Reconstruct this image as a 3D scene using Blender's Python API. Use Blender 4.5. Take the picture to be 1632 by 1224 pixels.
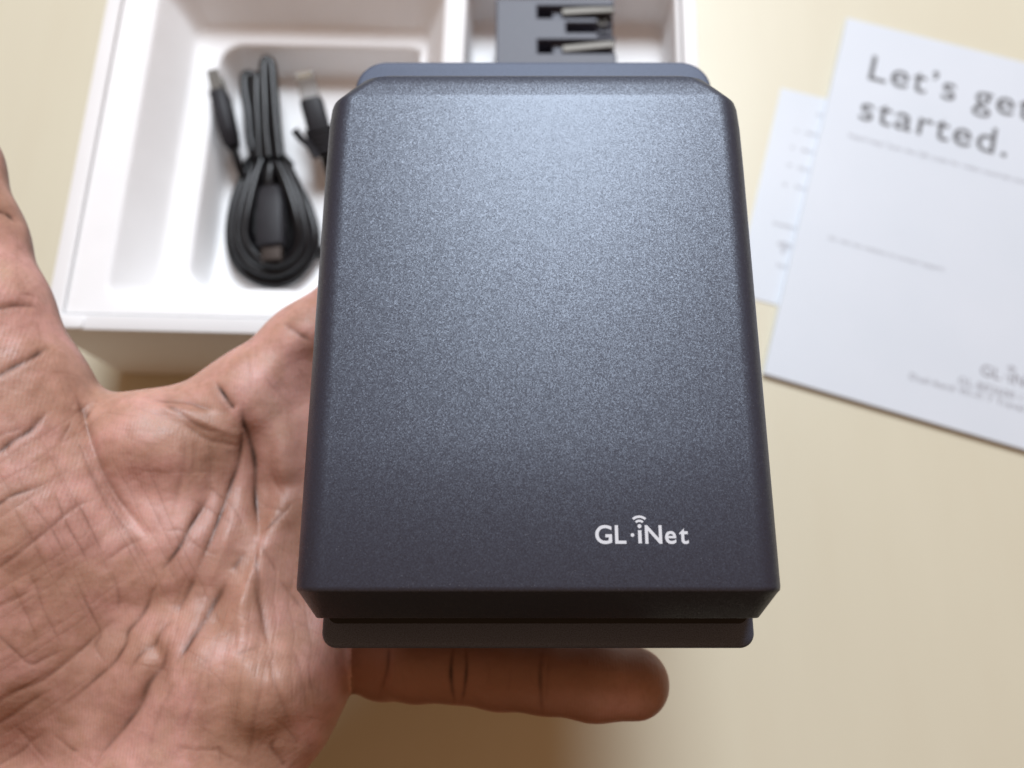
import bpy, bmesh, math, random
import numpy as np
from mathutils import Vector, Matrix
import openvdb

R = math.radians
random.seed(7)
rng = np.random.default_rng(11)
scene = bpy.context.scene
for o in list(bpy.data.objects):
    bpy.data.objects.remove(o)
COL = scene.collection

# ------------------------------------------------------------------ camera, light, exposure
F_PX, TILT, CAM_H = 1226.0, R(15.2), 300.0           # millimetres for authoring
MM = 0.001
cam_d = bpy.data.cameras.new("camera")
cam = bpy.data.objects.new("camera", cam_d)
COL.objects.link(cam)
cam.location = (0, 0, CAM_H * MM)
cam.rotation_euler = (TILT, 0, 0)
cam_d.sensor_width = 36
cam_d.lens = 36 * F_PX / 1632
cam_d.clip_start, cam_d.clip_end = 0.01, 20
cam_d.dof.use_dof = True
cam_d.dof.focus_distance = 0.160
cam_d.dof.aperture_fstop = 8.4
scene.camera = cam

world = bpy.data.worlds.new("World")
scene.world = world
world.use_nodes = True
bgn = world.node_tree.nodes["Background"]
bgn.inputs[1].default_value = 0.28
wt = world.node_tree                                  # warm room above the table top, dim floor below it
wc = wt.nodes.new('ShaderNodeTexCoord')
ws = wt.nodes.new('ShaderNodeSeparateXYZ')
wr = wt.nodes.new('ShaderNodeMapRange')
wr.inputs['From Min'].default_value, wr.inputs['From Max'].default_value = -0.12, 0.05
wm = wt.nodes.new('ShaderNodeMix')
wm.data_type = 'RGBA'
wm.inputs[6].default_value = (0.06, 0.045, 0.035, 1)
wm.inputs[7].default_value = (1.0, 0.56, 0.31, 1)
wt.links.new(wc.outputs['Generated'], ws.inputs[0])
wt.links.new(ws.outputs['Z'], wr.inputs['Value'])
wt.links.new(wr.outputs[0], wm.inputs[0])
wt.links.new(wm.outputs[2], bgn.inputs[0])

def area(name, direction, dist, sx, sy, energy, color):
    d = bpy.data.lights.new(name, 'AREA')
    d.shape = 'ELLIPSE'
    d.size, d.size_y = sx, sy
    d.energy = energy
    d.color = color
    o = bpy.data.objects.new(name, d)
    COL.objects.link(o)
    v = Vector(direction).normalized()
    o.location = v * dist + Vector((0, 0.05, 0.12))
    o.rotation_euler = (-v).to_track_quat('-Z', 'Y').to_euler()
    return o
area("ceiling_lamp", (0.075, 0.67, 0.77), 1.5, 0.62, 0.75, 30, (0.85, 0.92, 1.0))

scene.view_settings.view_transform = 'Standard'
scene.view_settings.look = 'None'
scene.view_settings.exposure = 0
scene.view_settings.gamma = 1
scene.cycles.diffuse_bounces = 8

# ------------------------------------------------------------------ helpers
def at(px, py, z):
    """photo pixel -> world point (mm) on the horizontal plane at height z (mm)"""
    u, v = (px - 816) / F_PX, (py - 612) / F_PX
    dy = math.sin(TILT) - v * math.cos(TILT)
    dz = -math.cos(TILT) - v * math.sin(TILT)
    s = (CAM_H - z) / -dz
    return Vector((u * s, dy * s, z))

def project(P):
    """world points (mm, Nx3) -> photo pixels"""
    q = P - np.array([0, 0, CAM_H])
    ct, st = math.cos(TILT), math.sin(TILT)
    fw = q[:, 1] * st - q[:, 2] * ct
    up = q[:, 1] * ct + q[:, 2] * st
    return np.stack([816 + F_PX * q[:, 0] / fw, 612 - F_PX * up / fw], 1)

def new_mat(name, color, rough=0.5, **kw):
    m = bpy.data.materials.new(name)
    m.use_nodes = True
    b = m.node_tree.nodes["Principled BSDF"]
    b.inputs["Base Color"].default_value = (*color, 1)
    b.inputs["Roughness"].default_value = rough
    for k, v in kw.items():
        b.inputs[k].default_value = v
    return m

def nodes(m):
    nt = m.node_tree
    return nt, nt.nodes["Principled BSDF"]

def add(nt, typ, **inp):
    n = nt.nodes.new(typ)
    for k, v in inp.items():
        if k in n.inputs:
            n.inputs[k].default_value = v
        else:
            setattr(n, k, v)
    return n

def noise(nt, scale, detail=3, rough=0.5, coord=None):
    if coord is None:
        tc = add(nt, 'ShaderNodeTexCoord')
        coord = tc.outputs['Object']
    n = add(nt, 'ShaderNodeTexNoise', Scale=scale, Detail=detail, Roughness=rough)
    nt.links.new(coord, n.inputs['Vector'])
    return n

def ramp(nt, fac, stops):
    r = add(nt, 'ShaderNodeValToRGB')
    el = r.color_ramp.elements
    while len(el) < len(stops):
        el.new(0.5)
    for e, (p, c) in zip(el, stops):
        e.position = p
        e.color = (*c, 1)
    nt.links.new(fac, r.inputs[0])
    return r

def bump(nt, b, height, strength, dist):
    n = add(nt, 'ShaderNodeBump', Strength=strength, Distance=dist)
    nt.links.new(height, n.inputs['Height'])
    nt.links.new(n.outputs[0], b.inputs['Normal'])
    return n

def grain_mat(name, c0, c1, scale, rough, bscale, bstr, bdist, **kw):
    """two-tone noise colour and a fine bump"""
    m = new_mat(name, c0, rough, **kw)
    nt, b = nodes(m)
    n = noise(nt, scale, 4)
    r = ramp(nt, n.outputs['Fac'], [(0.3, c0), (0.7, c1)])
    nt.links.new(r.outputs[0], b.inputs['Base Color'])
    n2 = noise(nt, bscale, 3)
    bump(nt, b, n2.outputs['Fac'], bstr, bdist)
    return m

def link(name, verts, faces, mat, parent=None, smooth=True, bevel=0, segs=2, angle=30):
    """verts in mm"""
    me = bpy.data.meshes.new(name)
    me.from_pydata([tuple(c * MM for c in v) for v in verts], [], faces)
    me.validate()
    bm = bmesh.new()
    bm.from_mesh(me)
    bmesh.ops.recalc_face_normals(bm, faces=bm.faces)
    bm.to_mesh(me)
    bm.free()
    return link_mesh(name, me, mat, parent, smooth, bevel, segs, angle)

def link_mesh(name, me, mat, parent=None, smooth=True, bevel=0, segs=2, angle=30):
    o = bpy.data.objects.new(name, me)
    COL.objects.link(o)
    if mat:
        me.materials.clear()
        me.materials.append(mat)
    if parent:
        o.parent = parent
        o.matrix_parent_inverse = Matrix.Translation(-parent.location)
    if bevel:
        md = o.modifiers.new("bevel", 'BEVEL')
        md.width = bevel * MM
        md.segments = segs
        md.limit_method = 'ANGLE'
        md.angle_limit = R(angle)
        md.harden_normals = True
    if smooth:
        me.shade_smooth()
        if not bevel:
            try:
                me.set_sharp_from_angle(angle=R(38))
            except Exception:
                pass
    return o

def tag(o, label=None, cat=None, kind=None, group=None):
    if label: o["label"] = label
    if cat: o["category"] = cat
    if kind: o["kind"] = kind
    if group: o["group"] = group
    return o

def thing(name, loc, label, cat, group=None):
    o = bpy.data.objects.new(name, None)
    COL.objects.link(o)
    o.empty_display_size = 0.02
    o.location = tuple(c * MM for c in loc)
    return tag(o, label, cat, None, group)

def rrect(x0, x1, y0, y1, r, z, n=8):
    pts = []
    for cx, cy, a0 in ((x1 - r, y1 - r, 0), (x0 + r, y1 - r, 90), (x0 + r, y0 + r, 180), (x1 - r, y0 + r, 270)):
        for i in range(n + 1):
            a = R(a0 + 90 * i / n)
            pts.append((cx + r * math.cos(a), cy + r * math.sin(a), z))
    return pts

def loft(rings, cap0=True, cap1=True):
    n = len(rings[0])
    verts = [p for r in rings for p in r]
    faces = []
    for k in range(len(rings) - 1):
        for i in range(n):
            j = (i + 1) % n
            faces.append((k * n + i, k * n + j, (k + 1) * n + j, (k + 1) * n + i))
    if cap0: faces.append(tuple(range(n)))
    if cap1: faces.append(tuple(range((len(rings) - 1) * n, len(rings) * n)))
    return verts, faces

def box_vf(x0, x1, y0, y1, z0, z1):
    v = [(x, y, z) for z in (z0, z1) for x, y in ((x0, y0), (x1, y0), (x1, y1), (x0, y1))]
    return v, [(0, 1, 2, 3), (4, 5, 6, 7), (0, 1, 5, 4), (1, 2, 6, 5), (2, 3, 7, 6), (3, 0, 4, 7)]

def merge(*parts):
    V, Fc = [], []
    for v, f in parts:
        o = len(V)
        V += list(v)
        Fc += [tuple(i + o for i in q) for q in f]
    return V, Fc

def xform(vf, M):
    return [tuple(M @ Vector(p)) for p in vf[0]], vf[1]

def spline(pts, sub=8, closed=False):
    P = [Vector(p) for p in pts]
    n = len(P)
    out = []
    for i in range(n if closed else n - 1):
        if closed:
            a, b, c, d = P[(i - 1) % n], P[i], P[(i + 1) % n], P[(i + 2) % n]
        else:
            b, c = P[i], P[i + 1]
            a = P[i - 1] if i else b + (b - c)
            d = P[i + 2] if i + 2 < n else c + (c - b)
        for k in range(sub):
            t = k / sub
            out.append(0.5 * ((2 * b) + (c - a) * t + (2 * a - 5 * b + 4 * c - d) * t * t + (3 * b - a - 3 * c + d) * t ** 3))
    if not closed:
        out.append(P[-1])
    return out

def tube(pts, rx, ry=None, n=10, closed=False, sub=8):
    """swept tube; rx across (horizontal), ry up"""
    ry = ry or rx
    path = spline(pts, sub, closed)
    m = len(path)
    rings = []
    for i, p in enumerate(path):
        t = (path[(i + 1) % m] - path[i - 1]) if closed else (path[min(i + 1, m - 1)] - path[max(i - 1, 0)])
        t.normalize()
        up = Vector((0, 0, 1))
        s = t.cross(up)
        if s.length < 0.05: s = Vector((1, 0, 0))
        s.normalize()
        w = s.cross(t).normalized()
        rings.append([tuple(p + s * rx * math.cos(2 * math.pi * k / n) + w * ry * math.sin(2 * math.pi * k / n)) for k in range(n)])
    if closed:
        rings.append(rings[0])
        return loft(rings, False, False)
    return loft(rings)

def text_mesh(body, size, spacing=1.0, bold=0.0, depth=0.0):
    """text as mesh in mm, origin at baseline left"""
    c = bpy.data.curves.new("lettering", 'FONT')
    c.body = body
    c.size = size
    c.space_character = spacing
    c.offset = bold
    c.extrude = depth
    c.resolution_u = 6
    o = bpy.data.objects.new("lettering", c)
    COL.objects.link(o)
    bpy.context.view_layer.update()
    dg = bpy.context.evaluated_depsgraph_get()
    me = o.evaluated_get(dg).to_mesh()
    V = [tuple(v.co) for v in me.vertices]
    Fc = [tuple(p.vertices) for p in me.polygons]
    bpy.data.objects.remove(o)
    bpy.data.curves.remove(c)
    return V, Fc

def bounds(vf):
    A = np.array(vf[0])
    return A.min(0), A.max(0)

def arc_band(cx, cy, r0, r1, a0, a1, z, n=14):
    v, f = [], []
    for i in range(n + 1):
        a = R(a0 + (a1 - a0) * i / n)
        v += [(cx + r0 * math.cos(a), cy + r0 * math.sin(a), z), (cx + r1 * math.cos(a), cy + r1 * math.sin(a), z)]
    for i in range(n):
        f.append((2 * i, 2 * i + 1, 2 * i + 3, 2 * i + 2))
    return v, f

def disc(cx, cy, r, z, n=18):
    return [(cx + r * math.cos(2 * math.pi * i / n), cy + r * math.sin(2 * math.pi * i / n), z) for i in range(n)], [tuple(range(n))]

def logo_vf(height, spacing=1.06, bold=0.016):
    """'GL.iNet' wordmark with the wireless arcs over the i; cap height = height, origin baseline left"""
    probe = text_mesh("N", 1.0)
    lo, hi = bounds(probe)
    s = height / (hi[1] - lo[1])
    x = 0.0
    parts = []
    gap = height * 0.17
    for ch in "GL.iNet":
        if ch == '.':
            parts.append(disc(x + height * 0.13 + gap * .35, height * 0.47, height * 0.105, 0))
            x += height * 0.26 + gap * 1.5
            continue
        if ch == 'i':
            w = height * 0.2
            parts.append(([(x, 0, 0), (x + w, 0, 0), (x + w, height * .74, 0), (x, height * .74, 0)], [(0, 1, 2, 3)]))
            cx, cy = x + w / 2, height * 0.97
            parts.append(disc(cx, cy, height * 0.115, 0))
            parts.append(arc_band(cx, cy, height * .24, height * .37, 48, 132, 0))
            parts.append(arc_band(cx, cy, height * .47, height * .61, 48, 132, 0))
            x += w + gap * 1.15
            continue
        vf = text_mesh(ch, s, 1.0, bold * s)
        lo, hi = bounds(vf)
        parts.append(([(p[0] - lo[0] + x, p[1], 0) for p in vf[0]], vf[1]))
        x += hi[0] - lo[0] + gap
    return merge(*parts)

# ------------------------------------------------------------------ materials
M_table = new_mat("cream_laminate", (0.62, 0.56, 0.38), 0.42)
nt, b = nodes(M_table)
tc = add(nt, 'ShaderNodeTexCoord')
mp = add(nt, 'ShaderNodeMapping')
mp.inputs['Scale'].default_value = (9, 1.6, 1)
nt.links.new(tc.outputs['Object'], mp.inputs['Vector'])
n1 = noise(nt, 6, 5, 0.55, mp.outputs[0])
r1 = ramp(nt, n1.outputs['Fac'], [(0.25, (0.655, 0.615, 0.475)), (0.5, (0.665, 0.63, 0.49)), (0.75, (0.675, 0.64, 0.50))])
nt.links.new(r1.outputs[0], b.inputs['Base Color'])
n2 = noise(nt, 1500, 2)
bump(nt, b, n2.outputs['Fac'], 0.12, 0.0002)

M_white = grain_mat("white_card", (0.86, 0.865, 0.87), (0.88, 0.885, 0.89), 60, 0.6, 900, 0.08, 0.0002)
M_pulp = grain_mat("white_pulp", (0.90, 0.905, 0.91), (0.925, 0.93, 0.935), 80, 0.75, 700, 0.22, 0.0003)
M_paper = grain_mat("coated_paper", (0.645, 0.70, 0.765), (0.67, 0.72, 0.785), 25, 0.5, 1200, 0.05, 0.0001)
M_ink = new_mat("grey_ink", (0.11, 0.11, 0.115), 0.6)
M_pale_ink = new_mat("pale_grey_ink", (0.30, 0.30, 0.33), 0.6)
M_print = new_mat("silver_white_print", (0.66, 0.69, 0.74), 0.45)
M_cable = grain_mat("black_rubber", (0.004, 0.004, 0.005), (0.007, 0.007, 0.009), 300, 0.30, 2500, 0.1, 0.0001, **{"Specular IOR Level": 0.35})
M_boot = grain_mat("black_moulding", (0.012, 0.012, 0.016), (0.018, 0.018, 0.023), 500, 0.5, 2500, 0.15, 0.0001, **{"Specular IOR Level": 0.35})
M_steel = new_mat("nickel_metal", (0.17, 0.16, 0.145), 0.6, Metallic=1.0)
nt, b = nodes(M_steel)
bump(nt, b, noise(nt, 1800, 2).outputs['Fac'], 0.15, 0.0001)
M_dim = new_mat("dull_metal", (0.075, 0.062, 0.056), 0.6, Metallic=1.0)
M_clear = new_mat("clear_plastic", (0.60, 0.61, 0.61), 0.12, **{"Transmission Weight": 0.85, "IOR": 1.46})
M_gold = new_mat("gold_contact", (0.42, 0.36, 0.26), 0.45, Metallic=1.0)
M_adapter = grain_mat("adapter_plastic", (0.060, 0.066, 0.092), (0.075, 0.080, 0.108), 900, 0.5, 2500, 0.25, 0.0002)

def soft_touch(name, base, rough, sparkle, ior):
    m = new_mat(name, base, rough)
    nt, b = nodes(m)
    b.inputs["IOR"].default_value = ior
    b.inputs["Specular Tint"].default_value = (0.79, 0.87, 1.0, 1)
    tc = add(nt, 'ShaderNodeTexCoord')
    co = tc.outputs['Object']
    n = noise(nt, 4200, 2, 0.6, co)
    lo = tuple(c * 0.72 for c in base)
    hi = tuple(c * 1.3 for c in base)
    r = ramp(nt, n.outputs['Fac'], [(0.34, lo), (0.6, hi)])
    v = add(nt, 'ShaderNodeTexVoronoi', Scale=1700.0)
    nt.links.new(co, v.inputs['Vector'])
    rr = ramp(nt, v.outputs['Distance'], [(0.0, (1, 1, 1)), (0.17, (0, 0, 0))])
    n3 = noise(nt, 420, 2, 0.5, co)
    r3 = ramp(nt, n3.outputs['Fac'], [(0.5, (0, 0, 0)), (0.62, (1, 1, 1))])
    mul = add(nt, 'ShaderNodeMath', operation='MULTIPLY')
    nt.links.new(rr.outputs[0], mul.inputs[0])
    nt.links.new(r3.outputs[0], mul.inputs[1])
    mul2 = add(nt, 'ShaderNodeMath', operation='MULTIPLY')
    nt.links.new(mul.outputs[0], mul2.inputs[0])
    mul2.inputs[1].default_value = sparkle
    mx = add(nt, 'ShaderNodeMix', data_type='RGBA')
    nt.links.new(mul2.outputs[0], mx.inputs[0])
    nt.links.new(r.outputs[0], mx.inputs[6])
    mx.inputs[7].default_value = (0.42, 0.44, 0.5, 1)
    nt.links.new(mx.outputs[2], b.inputs['Base Color'])
    if sparkle:                                        # every speck is a tiny facet of its own tilt
        fl = add(nt, 'ShaderNodeTexVoronoi', Scale=5600.0)
        nt.links.new(co, fl.inputs['Vector'])
        su = add(nt, 'ShaderNodeVectorMath', operation='SUBTRACT')
        su.inputs[1].default_value = (.5, .5, .5)
        nt.links.new(fl.outputs['Color'], su.inputs[0])
        sc_ = add(nt, 'ShaderNodeVectorMath', operation='SCALE')
        sc_.inputs['Scale'].default_value = 0.19
        nt.links.new(su.outputs[0], sc_.inputs[0])
        ge = add(nt, 'ShaderNodeNewGeometry')
        va = add(nt, 'ShaderNodeVectorMath', operation='ADD')
        nt.links.new(sc_.outputs[0], va.inputs[0]); nt.links.new(ge.outputs['Normal'], va.inputs[1])
        vn = add(nt, 'ShaderNodeVectorMath', operation='NORMALIZE')
        nt.links.new(va.outputs[0], vn.inputs[0])
        nt.links.new(vn.outputs[0], b.inputs['Normal'])
    else:
        bump(nt, b, n.outputs['Fac'], 0.4, 0.00006)
    return m
M_shell = soft_touch("speckled_dark_plastic", (0.013, 0.018, 0.036), 0.46, 0.5, 2.0)
M_smooth = soft_touch("smooth_dark_plastic", (0.078, 0.096, 0.145), 0.55, 0.0, 1.5)

# ------------------------------------------------------------------ table
v, f = box_vf(-700, 700, -105, 800, -25, 0)
table = tag(link("tabletop", v, f, M_table, None, False, 1.0), kind="structure")

# ------------------------------------------------------------------ product box
BX, BY, BROT = -158.3, 85.9, R(-1.5)
BM = Matrix.Translation((BX, BY, 0)) @ Matrix.Rotation(BROT, 4, 'Z')
BW, BD, BH = 225.0, 165.0, 55.0
product_box = thing("product_box", (BX, BY, 0), "open white presentation box with moulded tray, behind the hand at upper left", "box")

def wall_ring(x0, x1, y0, y1, t):
    rings = [rrect(x0 + t, x1 - t, y0 + t, y1 - t, 0.4, 2, 2), rrect(x0 + t, x1 - t, y0 + t, y1 - t, 0.4, BH - .5, 2),
             rrect(x0 + t + .5, x1 - t - .5, y0 + t + .5, y1 - t - .5, 0.4, BH - .0, 2)]
    outer = [rrect(x0, x1, y0, y1, 0.9, 0.2, 2), rrect(x0, x1, y0, y1, 0.9, BH - .7, 2), rrect(x0 + .25, x1 - .25, y0 + .25, y1 - .25, 0.9, BH - .2, 2),
             rrect(x0 + .8, x1 - .8, y0 + .8, y1 - .8, 0.7, BH, 2)]
    inner = [rrect(x0 + t - .5, x1 - t + .5, y0 + t - .5, y1 - t + .5, 0.5, BH, 2), rrect(x0 + t, x1 - t, y0 + t, y1 - t, 0.4, BH - .5, 2),
             rrect(x0 + t, x1 - t, y0 + t, y1 - t, 0.4, 2, 2)]
    return loft(outer + inner, False, True)
v, f = xform(wall_ring(0, BW, 0, BD, 5.6), BM)
link("box_wall", v, f, M_white, product_box)
# folded paper seam at the near left corner: two small turned-in flaps
v, f = xform(loft([rrect(5.9, 14, 0.4, 5.0, 1.6, BH + .05, 5), rrect(5.9, 14, 0.4, 5.0, 1.6, BH + .45, 5), rrect(6.3, 13.6, .8, 4.6, 1.3, BH + .6, 5)]), BM)
link("corner_flap", v, f, M_white, product_box)

# tray: two deep recesses, the left one with a second recess in its floor
def recess(x0, x1, y0, y1, r, z_top, z_bot, draft, lip, fil):
    """rings from the top surface over a rounded lip down a drafted wall to the floor edge"""
    rings = []
    for i in range(5):
        a = R(90 * i / 4)
        o = lip * (1 - math.sin(a))
        rings.append(rrect(x0 - o, x1 + o, y0 - o, y1 + o, r + o, z_top - lip * (1 - math.cos(a))))
    for i in range(5):
        a = R(90 * i / 4)
        o = draft + fil * (1 - math.cos(a))
        rings.append(rrect(x0 + o, x1 - o, y0 + o, y1 - o, max(r - o * .4, 2), z_bot + fil * (1 - math.sin(a))))
    return rings
ZT = BH - 0.9
x0a, x1a, x0c, x1c = 19.5, 128.5, 137.5, 217.0
ya, yb = 10.5, 146.0
Z1, Z2 = 34.0, 17.0
xm = 133.0
ringsA = [rrect(6.3, xm, 6.3, BD - 6.3, 0.3, ZT - 3), rrect(6.3, xm, 6.3, BD - 6.3, 0.3, ZT)] + recess(x0a, x1a, ya, yb, 9, ZT, Z1, 6.5, 2.5, 4)
ringsA += recess(37.0, 121.5, 25.0, 130.5, 9, Z1, Z2, 1.6, 2.2, 3.0)
A = loft(ringsA, False, True)
ringsC = [rrect(xm, BW - 6.3, 6.3, BD - 6.3, 0.3, ZT - 3), rrect(xm, BW - 6.3, 6.3, BD - 6.3, 0.3, ZT)] + recess(x0c, x1c, ya, yb, 6, ZT, Z1, 1.0, 1.2, 2.5)
C = loft(ringsC, False, True)
v, f = xform(merge(A, C), BM)
link("tray", v, f, M_pulp, product_box)

# ------------------------------------------------------------------ mains adapter standing in the right recess
AT = 60.0
def heightfield_block(xs, ys, H, z0):
    V, Fc, idx = [], [], {}
    def vid(p):
        k = tuple(round(c, 3) for c in p)
        if k not in idx:
            idx[k] = len(V)
            V.append(k)
        return idx[k]
    nx, ny = len(xs) - 1, len(ys) - 1
    zs = sorted({z0} | {H(i, j) for i in range(nx) for j in range(ny)})
    def wall(a, b, za, zb):
        lv = [z for z in zs if za <= z <= zb]
        for q, w in zip(lv, lv[1:]):
            Fc.append((vid((*a, q)), vid((*b, q)), vid((*b, w)), vid((*a, w))))
    for i in range(nx):
        for j in range(ny):
            h = H(i, j)
            c = [(xs[i], ys[j]), (xs[i + 1], ys[j]), (xs[i + 1], ys[j + 1]), (xs[i], ys[j + 1])]
            Fc.append(tuple(vid((*p, h)) for p in c))
            Fc.append(tuple(vid((*p, z0)) for p in c))
            for (di, dj, a, b_) in ((1, 0, c[1], c[2]), (0, 1, c[2], c[3]), (-1, 0, c[3], c[0]), (0, -1, c[0], c[1])):
                ii, jj = i + di, j + dj
                hn = H(ii, jj) if 0 <= ii < nx and 0 <= jj < ny else z0
                if hn < h:
                    wall(a, b_, hn, h)
    return V, Fc
def ax(px, py=50): return at(px, py, AT).x
def ay(py, px=880): return at(px, py, AT).y
adapter = thing("power_adapter", (at(885, 60, Z1).x, 190, Z1), "dark blue-grey plug adapter with two folded metal prongs, standing in the white box", "adapter")
xs = [ax(790), ax(857), ax(880), ax(903), ax(953), ax(981)]
ys = [ay(165), ay(84), ay(63), ay(57), ay(51), ay(36), ay(28), ay(9), ay(-3)]
def AH(i, j):
    if j in (1, 6):                       # prong channels: deep pocket at the left end, shallow bed behind
        if i == 1: return AT - 9
        if i == 2: return AT - 2.6
        if i >= 3: return AT - 4.6
    if j == 4 and i >= 3: return AT - 8   # middle slot
    if i == 4 and j in (3, 5): return AT - 6
    return AT
v, f = heightfield_block(xs, ys, AH, Z1 + .2)
link("adapter_body", v, f, M_adapter, adapter, True, 0.9, 3, 40)
for (p0, p1) in (((896, 16), (979, 11)), ((897, 75), (979, 67))):
    a, b_ = at(*p0, AT), at(*p1, AT)
    d = (b_ - a); L = d.length
    vf = loft([[(x, y, z) for y, z in ((-1.5, -1.6), (1.5, -1.6), (1.5, -.25), (1.1, 0), (-1.1, 0), (-1.5, -.25))] for x in (0.0, 0.5, L)])
    vf = ([(p[0], p[1] * (0.86 if p[0] < .2 else 1), p[2]) for p in vf[0]], vf[1])
    Mx = Matrix.Translation((a.x, a.y, AT - .7)) @ Matrix.Rotation(math.atan2(d.y, d.x), 4, 'Z')
    v, f = xform(vf, Mx)
    link("prong", v, f, M_steel, adapter, True, 0.2)
c = at(961, 26, AT)
vf = tube([(c.x - 1.3, c.y + 1.2, AT - 3.2), (c.x - 1.1, c.y - .8, AT - 3.0), (c.x, c.y - 1.6, AT - 2.9), (c.x + 1.1, c.y - .8, AT - 3.0), (c.x + 1.2, c.y + 1.2, AT - 3.2)], .32, n=6)
link("spring_clip", *vf, M_steel, adapter)

# ------------------------------------------------------------------ cables
def cpt(cx, cy, z):                         # point traced on the bundled cable (enlargement coordinates), at its height
    return at(300 + cx * .343, 60 + cy * .343, z + 4.5)
usb = thing("usb_cable", cpt(350, 700, Z2), "coiled black cable tied at its middle, lying in the white box tray", "cable")
strand_parts = []
lower = [
    ([(300, 560), (262, 640), (213, 780), (196, 930), (228, 1050), (310, 1120), (400, 1142), (490, 1115), (560, 1030), (590, 930), (560, 800), (505, 690), (440, 560)], 17),
    ([(330, 560), (285, 660), (243, 800), (228, 930), (270, 1030), (345, 1085), (425, 1092), (505, 1045), (550, 950), (530, 820), (485, 690), (425, 560)], 20.5),
    ([(345, 560), (312, 660), (280, 800), (265, 920), (305, 1000), (370, 1045), (430, 1045), (490, 1000), (515, 920), (500, 820), (460, 690), (405, 560)], 23),
    ([(352, 565), (330, 660), (318, 800), (312, 900), (345, 985), (400, 1015), (450, 990), (480, 900), (470, 790), (430, 680), (390, 565)], 18.5),
]
for pts, z in lower:
    P = [cpt(x, y, z + 2 * math.sin(i * .8)) for i, (x, y) in enumerate(pts)]
    strand_parts.append(tube(P, 2.15, 2.0))
upper = [
    ([(315, 570), (290, 470), (280, 350), (262, 240), (268, 178), (300, 190), (306, 300), (318, 430), (335, 565)], 22, 19),
    ([(330, 565), (325, 440), (318, 320), (318, 200), (335, 182), (352, 260), (352, 400), (358, 560)], 24, 18),
    ([(375, 560), (362, 440), (357, 320), (352, 180), (358, 112), (384, 125), (396, 240), (408, 400), (425, 560)], 26, 19),
    ([(395, 560), (384, 420), (378, 280), (368, 150), (378, 150), (388, 280), (402, 420), (410, 560)], 20, 16),
]
for pts, z, z1 in upper:
    P = [cpt(x, y, z + 3 * math.sin(math.pi * i / (len(pts) - 1))) for i, (x, y) in enumerate(pts)]
    strand_parts.append(tube(P, 2.15, 2.0))
strand_parts.append(tube([cpt(208, 500, 25), cpt(225, 560, 24), cpt(245, 620, 22), cpt(262, 650, 20)], 1.7))
strand_parts.append(tube([cpt(378, 720, 24), cpt(375, 660, 25), cpt(382, 600, 25), cpt(390, 560, 23)], 2.1, 1.8))
link("cord", *merge(*strand_parts), M_cable, usb)

def plug_between(p_back, p_front, w, h, name, mat, parent, taper=0.8):
    """rounded moulded plug body along p_back -> p_front"""
    d = p_front - p_back
    L = d.length
    q = d.to_track_quat('Y', 'Z').to_matrix().to_4x4()
    rings = []
    for t, s in ((0, taper * .8), (.04, taper), (.3, 1), (.96, 1), (1, .9)):
        rings.append([(x, t * L, z) for x, z, _ in rrect(-w / 2 * s, w / 2 * s, -h / 2 * s, h / 2 * s, min(w, h) / 2 * s * .62, 0, 4)])
    v, f = xform(loft(rings), Matrix.Translation(p_back) @ q)
    return link(name, v, f, mat, parent)
def metal_shell(p_front, direction, L, w, h, parent, mat=None):
    q = direction.normalized().to_track_quat('Y', 'Z').to_matrix().to_4x4()
    rings = [[(x, y, z) for x, z, _ in rrect(-w / 2 * s, w / 2 * s, -h / 2 * s, h / 2 * s, h * .45 * s, 0, 4)] for y, s in ((-.5, 1), (L - .3, 1), (L, .94), (L, .8), (L - 4, .78))]
    v, f = xform(loft(rings), Matrix.Translation(p_front) @ q)
    return link("metal_tip", v, f, mat or M_steel, parent)
pb, pf = cpt(205, 510, 26), cpt(148, 262, 30)
plug_between(pb, pf, 6.4, 10.5, "plug_housing", M_boot, usb)
metal_shell(pf, pf - pb, 8.5, 2.8, 8.0, usb)
pb, pf = cpt(384, 700, 25), cpt(388, 972, 26)
plug_between(pb, pf, 10.6, 6.0, "plug_housing", M_boot, usb)
metal_shell(pf, pf - pb, 6.0, 8.2, 2.5, usb, M_dim)
# cable tie round the waist of the bundle
cA, cB = cpt(250, 590, 20), cpt(468, 560, 20)
ring = [Vector(((cA.x + cB.x) / 2 + (cB.x - cA.x) / 2 * math.cos(a), (cA.y + cB.y) / 2 + 1.2 * math.cos(a), 21 + 8.2 * math.sin(a))) for a in [2 * math.pi * k / 14 for k in range(14)]]
link("cable_tie", *tube(ring, 1.2, .8, 6, True, 3), M_cable, usb)

net = thing("network_cable", cpt(600, 500, Z2), "black network cable with clear plug tip, half hidden by the router's left edge", "cable")
pb, pf = cpt(640, 545, 24), cpt(572, 290, 31)
boot = plug_between(pb, pf, 9.0, 7.5, "plug_boot", M_boot, net, .7)
d = (pf - pb).normalized()
tipc = pf + d * 5.0
q = d.to_track_quat('Y', 'Z').to_matrix().to_4x4()
vf = loft([[(x, y, z) for x, z, _ in rrect(-3.6, 3.6, -3.2, 3.2, .6, 0, 2)] for y in (-5.2, 5.2)])
v, f = xform(vf, Matrix.Translation(tipc) @ q)
tip = link("clear_tip", v, f, M_clear, net, True, .3)
parts = []
for k in range(8):
    parts.append(box_vf(-2.7 + k * .74, -2.35 + k * .74, 2.5, 5.35, 2.75, 3.32))
v, f = xform(merge(*parts), Matrix.Translation(tipc) @ q)
link("contact_pins", v, f, M_gold, tip, False)
link("latch_tab", *tube([cpt(600, 560, 27), cpt(560, 500, 29), cpt(525, 470, 31), cpt(492, 428, 33)], 1.5, .7, 6), M_boot, net)
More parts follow.
